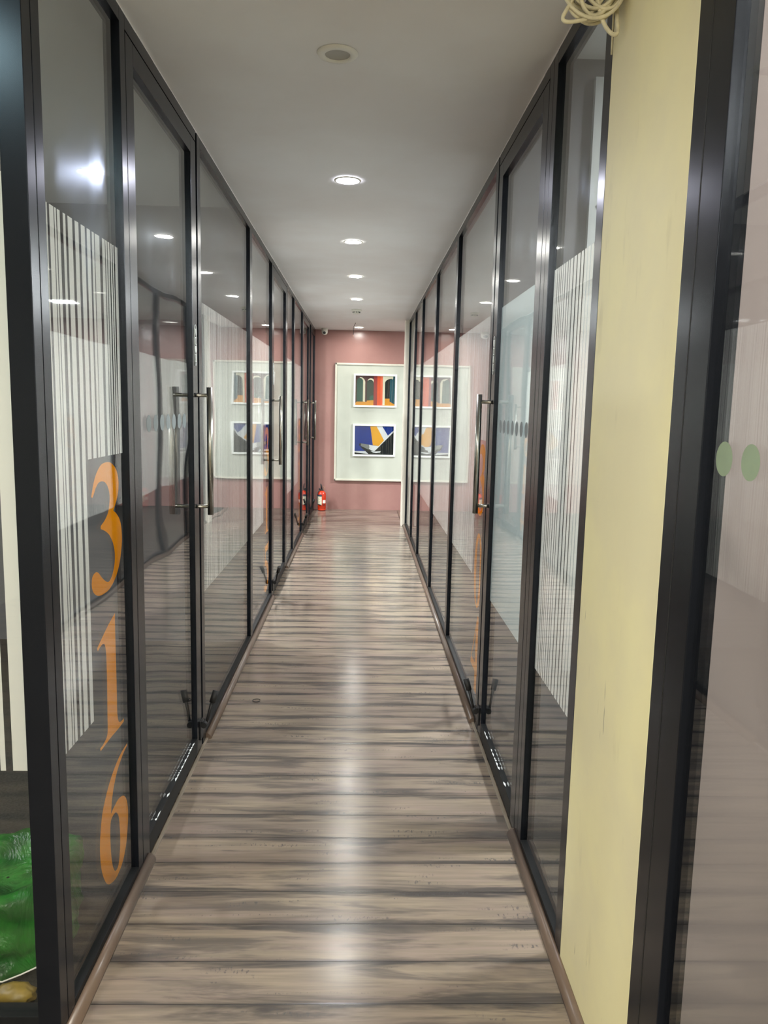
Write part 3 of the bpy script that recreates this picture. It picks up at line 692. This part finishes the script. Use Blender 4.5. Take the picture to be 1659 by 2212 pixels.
# CCTV camera
cx, cy = -.536, 10.84
K = thing('security_camera', (cx, cy, 2.44), 'small white security camera at the left ceiling corner above the extinguisher', 'camera')
MB().lathe((cx, cy, 2.5465), [(0, 0), (.047, 0), (.047, -.014), (.044, -.02), (.040, -.03)], 28).build('base', 'white_plastic', K)
MB().lathe((cx, cy, 2.505), [(.0405, .03), (.043, .015), (.042, -.01), (.036, -.028), (.022, -.042), (0, -.047)], 28).build('body', 'white_plastic', K)
e = MB(); e.lathe((cx-.002, cy-.034, 2.487), [(0, -.012), (.014, -.011), (.019, -.004), (.02, .01), (0, .01)], 24, axis='y'); e.build('lens', 'rubber_black', K)

# smoke detector
sx, sy = -.081, 8.68
K = thing('smoke_detector', (sx, sy, 2.49), 'white round smoke detector on the ceiling beyond the fourth lit downlight', 'smoke detector')
MB().lathe((sx, sy, 2.5465), [(0, 0), (.055, 0), (.055, -.012), (.05, -.018), (.04, -.02)], 30).build('base', 'white_plastic', K)
g = MB().lathe((sx, sy, 2.5265), [(.038, 0), (.038, -.018), (.034, -.026), (0, -.03)], 30); g.build('head', 'white_plastic', K)
g = MB()
for i in range(12):
    a = 2*math.pi*i/12; g.box((sx+.0382*math.cos(a)-.004, sy+.0382*math.sin(a)-.004, 2.512), (sx+.0382*math.cos(a)+.004, sy+.0382*math.sin(a)+.004, 2.522))
g.build('vent', 'rubber_black', K)
# hanging wire near last lamp
wr = MB(); wr.tube([(-.100, 10.02, 2.548), (-.112, 10.02, 2.525), (-.128, 10.03, 2.49), (-.130, 10.03, 2.46), (-.124, 10.03, 2.43), (-.132, 10.03, 2.395)], .0032, 8)
wo = wr.build('hanging_wire', 'black_plastic', None, (-.1, 10.02, 2.4)); tag(wo, 'loose grey wire hanging from the ceiling beside the farthest downlight', 'wire')
t2 = MB(); t2.tube([(-.132, 10.03, 2.396), (-.137, 10.03, 2.378)], .0018, 6); t2.tube([(-.132, 10.03, 2.396), (-.125, 10.03, 2.376)], .0018, 6); t2.build('bare_end', 'copper', wo)

# ================================================================== DOWNLIGHTS
def downlight(x, y, label, m, r=.052, group='corridor downlights'):
    t = thing('downlight', (x, y, ZC-.006), label, 'downlight', group)
    MB().lathe((x, y, ZC-.001), [(r, -.0015), (r+.002, -.004), (r+.010, -.004), (r+.013, 0)], 36).build('rim', 'lamp_rim', t)
    mb = MB(); mb.quad([(x+r*math.cos(a), y+r*math.sin(a), ZC-.002) for a in [2*math.pi*i/36 for i in range(36)]]); mb.build('lens', m, t)
    return t
downlight(-.087, 3.793, 'brightest and nearest lit downlight on the ceiling', 'lamp_glow_cool')
downlight(-.077, 5.155, 'second lit downlight from the camera', 'lamp_glow')
downlight(-.073, 6.492, 'third lit downlight from the camera', 'lamp_glow')
downlight(-.075, 7.834, 'fourth lit downlight, just before the smoke detector', 'lamp_glow')
downlight(-.064, 10.579, 'farthest lit downlight, close to the pink wall', 'lamp_glow')
t = thing('downlight', (-.093, 2.484, ZC-.008), 'unlit round downlight with a wide white ring', 'downlight', 'corridor downlights')
MB().lathe((-.093, 2.484, ZC-.001), [(.038, -.003), (.040, -.007), (.058, -.005), (.0625, 0)], 40).build('rim', 'lamp_rim', t)
MB().lathe((-.093, 2.484, ZC-.001), [(0, -.0015), (.036, -.0015), (.038, -.003)], 40).build('lens', 'dull_lens', t)
for i, (x, y) in enumerate(((-.05, -.55), (-.05, -1.9), (-1.25, .75))):
    x0, r = x, .2
    t = thing('ceiling_panel_light', (x, y, ZC-.01), ['round lobby ceiling light just behind the camera', 'round lobby ceiling light far behind the camera', 'round lobby ceiling light beside the glass corner'][i], 'ceiling light')
    mb = MB(); mb.quad([(x+r*math.cos(a), y+r*math.sin(a), ZC-.003) for a in [2*math.pi*k/32 for k in range(32)]]); mb.build('lens', 'lobby_glow' if i < 2 else 'corner_glow', t)
    MB().lathe((x, y, ZC-.001), [(r, -.002), (r+.01, -.005), (r+.014, 0)], 32).build('rim', 'lamp_rim', t)
RL = [(2.1, 4.8, 2.62, 'the second right room'), (2.1, 7.0, 2.62, 'the third right room'), (2.1, 9.2, 2.62, 'the farthest right room'), (2.2, 2.5, 2.95, 'the first right room with the grey wall'), (.93, .42, 2.95, 'the right room beside the camera'),
      (-2.9, 2.2, 2.62, 'the first left room'), (-2.3, 5.9, 2.62, 'the second left room'), (-2.3, 7.1, 2.62, 'the third left room'), (-2.3, 9.2, 2.62, 'the farthest left room')]
for x, y, z, nm in RL:
    t = thing('room_panel_light', (x, y, z-.01), 'square ceiling light inside ' + nm, 'ceiling light')
    mb = MB(); h_ = .15; mb.quad([(x-h_, y-h_, z-.004), (x+h_, y-h_, z-.004), (x+h_, y+h_, z-.004), (x-h_, y+h_, z-.004)]); mb.build('lens', 'dim_panel_glow' if y < 1 else 'first_room_glow' if nm == 'the first left room' else 'panel_glow', t)
    f = MB(); g_ = h_+.02
    for a, b in (((-g_, -g_), (g_, -h_)), ((-g_, h_), (g_, g_)), ((-g_, -h_), (-h_, h_)), ((h_, -h_), (g_, h_))): f.box((x+a[0], y+a[1], z-.008), (x+b[0], y+b[1], z-.001))
    f.build('rim', 'lamp_rim', t)

# ================================================================== CABLE COIL
cc = thing('cable_coil', (.49, 1.80, 2.50), 'tangled coil of cream cable hanging at the top of the yellow pier', 'cable')
rg = random.Random(11); mb = MB()
def loop(cx_, cz_, cy_, rx, rz, tilt, tw, n=40):
    pts = []
    for i in range(n):
        a = 2*math.pi*i/n; u, v = rx*math.cos(a), rz*math.sin(a)
        uu = u*math.cos(tilt)-v*math.sin(tilt); vv = u*math.sin(tilt)+v*math.cos(tilt)
        pts.append((cx_+uu, cy_+tw*math.sin(a*2)*.5+tw*math.cos(a), cz_+vv))
    mb.tube(pts, .0042, 8, closed=True)
def smooth3(P, sub=6):
    P = [Vector(p) for p in P]; out = []
    for i in range(len(P)-1):
        a, b, c, d = P[max(i-1, 0)], P[i], P[i+1], P[min(i+2, len(P)-1)]
        for k in range(sub):
            t = k/sub; out.append(.5*((2*b)+(c-a)*t+(2*a-5*b+4*c-d)*t*t+(3*b-a-3*c+d)*t**3))
    return out+[P[-1]]
for i in range(13):
    rx = rg.uniform(.045, .075); rz = rg.uniform(.07, .12)
    loop(.492+rg.uniform(-.012, .008), 2.335+rz+rg.uniform(-.004, .03), 1.80+rg.uniform(-.03, .03), rx, rz, rg.uniform(-.3, .3), rg.uniform(-.02, .03))
# the loop pulled out to the left and the one drooping lowest
mb.tube(smooth3([(.52, 1.80, 2.46), (.478, 1.78, 2.44), (.455, 1.78, 2.40), (.43, 1.78, 2.355), (.421, 1.78, 2.336), (.43, 1.78, 2.328), (.46, 1.78, 2.332), (.49, 1.78, 2.342), (.515, 1.79, 2.365), (.53, 1.80, 2.40), (.535, 1.80, 2.45)]), .0042, 8)
mb.tube(smooth3([(.480, 1.79, 2.47), (.486, 1.785, 2.42), (.494, 1.78, 2.375), (.508, 1.78, 2.335), (.524, 1.78, 2.312), (.538, 1.78, 2.306), (.544, 1.785, 2.318), (.545, 1.80, 2.36), (.545, 1.82, 2.42), (.53, 1.83, 2.50)]), .0046, 8)
mb.build('cable', 'cable_cream', cc)
MB().tube([(.562, 1.82, 2.50), (.54, 1.82, 2.50), (.50, 1.82, 2.505), (.49, 1.82, 2.52)], .003, 8).build('hook', 'steel', cc)
MB().tube([(.5615, 1.86, 2.547), (.555, 1.86, 2.45), (.556, 1.86, 2.30)], .002, 6).build('thin_wire', 'cable_cream', cc)

# ================================================================== WASTE BIN WITH GREEN BAG
bx_, by_ = -.945, 1.96
bn = thing('waste_bin', (bx_, by_, 0), 'low waste bin lined with a green plastic bag behind the corner glass', 'waste bin')
MB().lathe((bx_, by_, 0), [(0, .004), (.115, .004), (.12, .01), (.135, .205), (.14, .21), (.132, .21), (.118, .02), (0, .018)], 32).build('bucket', 'bin_dark', bn)
rg = random.Random(4); b = MB(); n = 120; rows = [(.004, .205), (.04, .207), (.08, .214), (.115, .232), (.143, .252), (.162, .254), (.175, .242), (.182, .220), (.176, .195), (.166, .175), (.170, .150), (.180, .128), (.184, .108), (.172, .085), (.166, .066), (.176, .046), (.172, .026), (.160, .010)]
ph = [rg.uniform(0, 6.28) for _ in range(8)]
def fold(a, z): return .007*math.sin(4*a+ph[0]+z*18)+.008*math.sin(3*a+ph[1]-z*55)+.004*abs(math.sin(7*a+ph[2]+z*60))+.003*math.sin(17*a+ph[3]-z*90)
for i, (r, z) in enumerate(rows):
    for j in range(n):
        a = 2*math.pi*j/n; k_ = min(1, (i/6)**2); rr = r+fold(a, z)*k_
        zz = z+(.009*math.sin(2*a+ph[4])+.006*math.sin(7*a+ph[5]+r*40)+.004*math.sin(13*a+ph[6]))*min(1, z/.06)*k_-.012*min(1, z/.1)
        b.v.append((bx_+rr*math.cos(a), by_+rr*math.sin(a), zz))
for i in range(len(rows)-1):
    for j in range(n): b.f.append((i*n+j, i*n+(j+1) % n, (i+1)*n+(j+1) % n, (i+1)*n+j)); b.mi.append(0); b.sm.append(True)
b.build('bag', 'green_bag', bn)
l = MB(); l.tube([(bx_+.02, by_-.185, .030), (bx_+.06, by_-.18, .026), (bx_+.10, by_-.165, .034), (bx_+.15, by_-.14, .045), (bx_+.18, by_-.11, .05)], .0022, 6); l.build('drawstring', 'label_white', bn)
yb = MB(); rgy = random.Random(8); bmy = bmesh.new(); bmesh.ops.create_icosphere(bmy, subdivisions=3, radius=1)
for v in bmy.verts:
    q_ = 1+.22*math.sin(7*v.co.x+3*v.co.z)*math.sin(6*v.co.y+5*v.co.x)+rgy.uniform(-.06, .06)
    v.co = Vector((-.835+.052*v.co.x*q_, 1.735+.030*v.co.y*q_, .028+.027*v.co.z*min(q_, 1.02)))
yb.add(bmy, 0, True); bmy.free()
tag(yb.build('crumpled_wrapper', 'yellow_litter', None, (-.835, 1.735, 0)), 'crumpled yellow wrapper on the carpet in front of the green bag', 'litter')

# banner inside the first right room
bn2 = thing('wall_banner', (1.10, 3.39, 1.3), 'tall pale banner with dark branching lines on the grey room wall', 'banner')
MB().box((.950, 3.37, .3), (1.25, 3.398, 2.87)).build('sheet', 'banner_grey', bn2)
mb = MB(); rg = random.Random(2)
for k in range(9):
    z = 2.36-.075*k; x = .97
    mb.tube([(.985+.02*(k % 2), 3.368, z), (1.01, 3.368, z-.04), (.995, 3.368, z-.085)], .005, 6); mb.tube([(1.01, 3.368, z-.04), (1.05, 3.368, z-.02), (1.07, 3.368, z-.06)], .005, 6)
mb.build('branch_print', 'branch_dark', bn2)

# ================================================================== SMALL THINGS ON THE FLOOR
mb = MB(); mb.tube([(-.509+.019*math.cos(a), 3.72+.019*math.sin(a), .0022) for a in [.5+5.5*i/24 for i in range(25)]], .0018, 6)
tag(mb.build('hair_tie', 'black_plastic', None, (-.509, 3.72, 0)), 'small dark hair tie lying on the laminate near the first left door', 'hair tie')
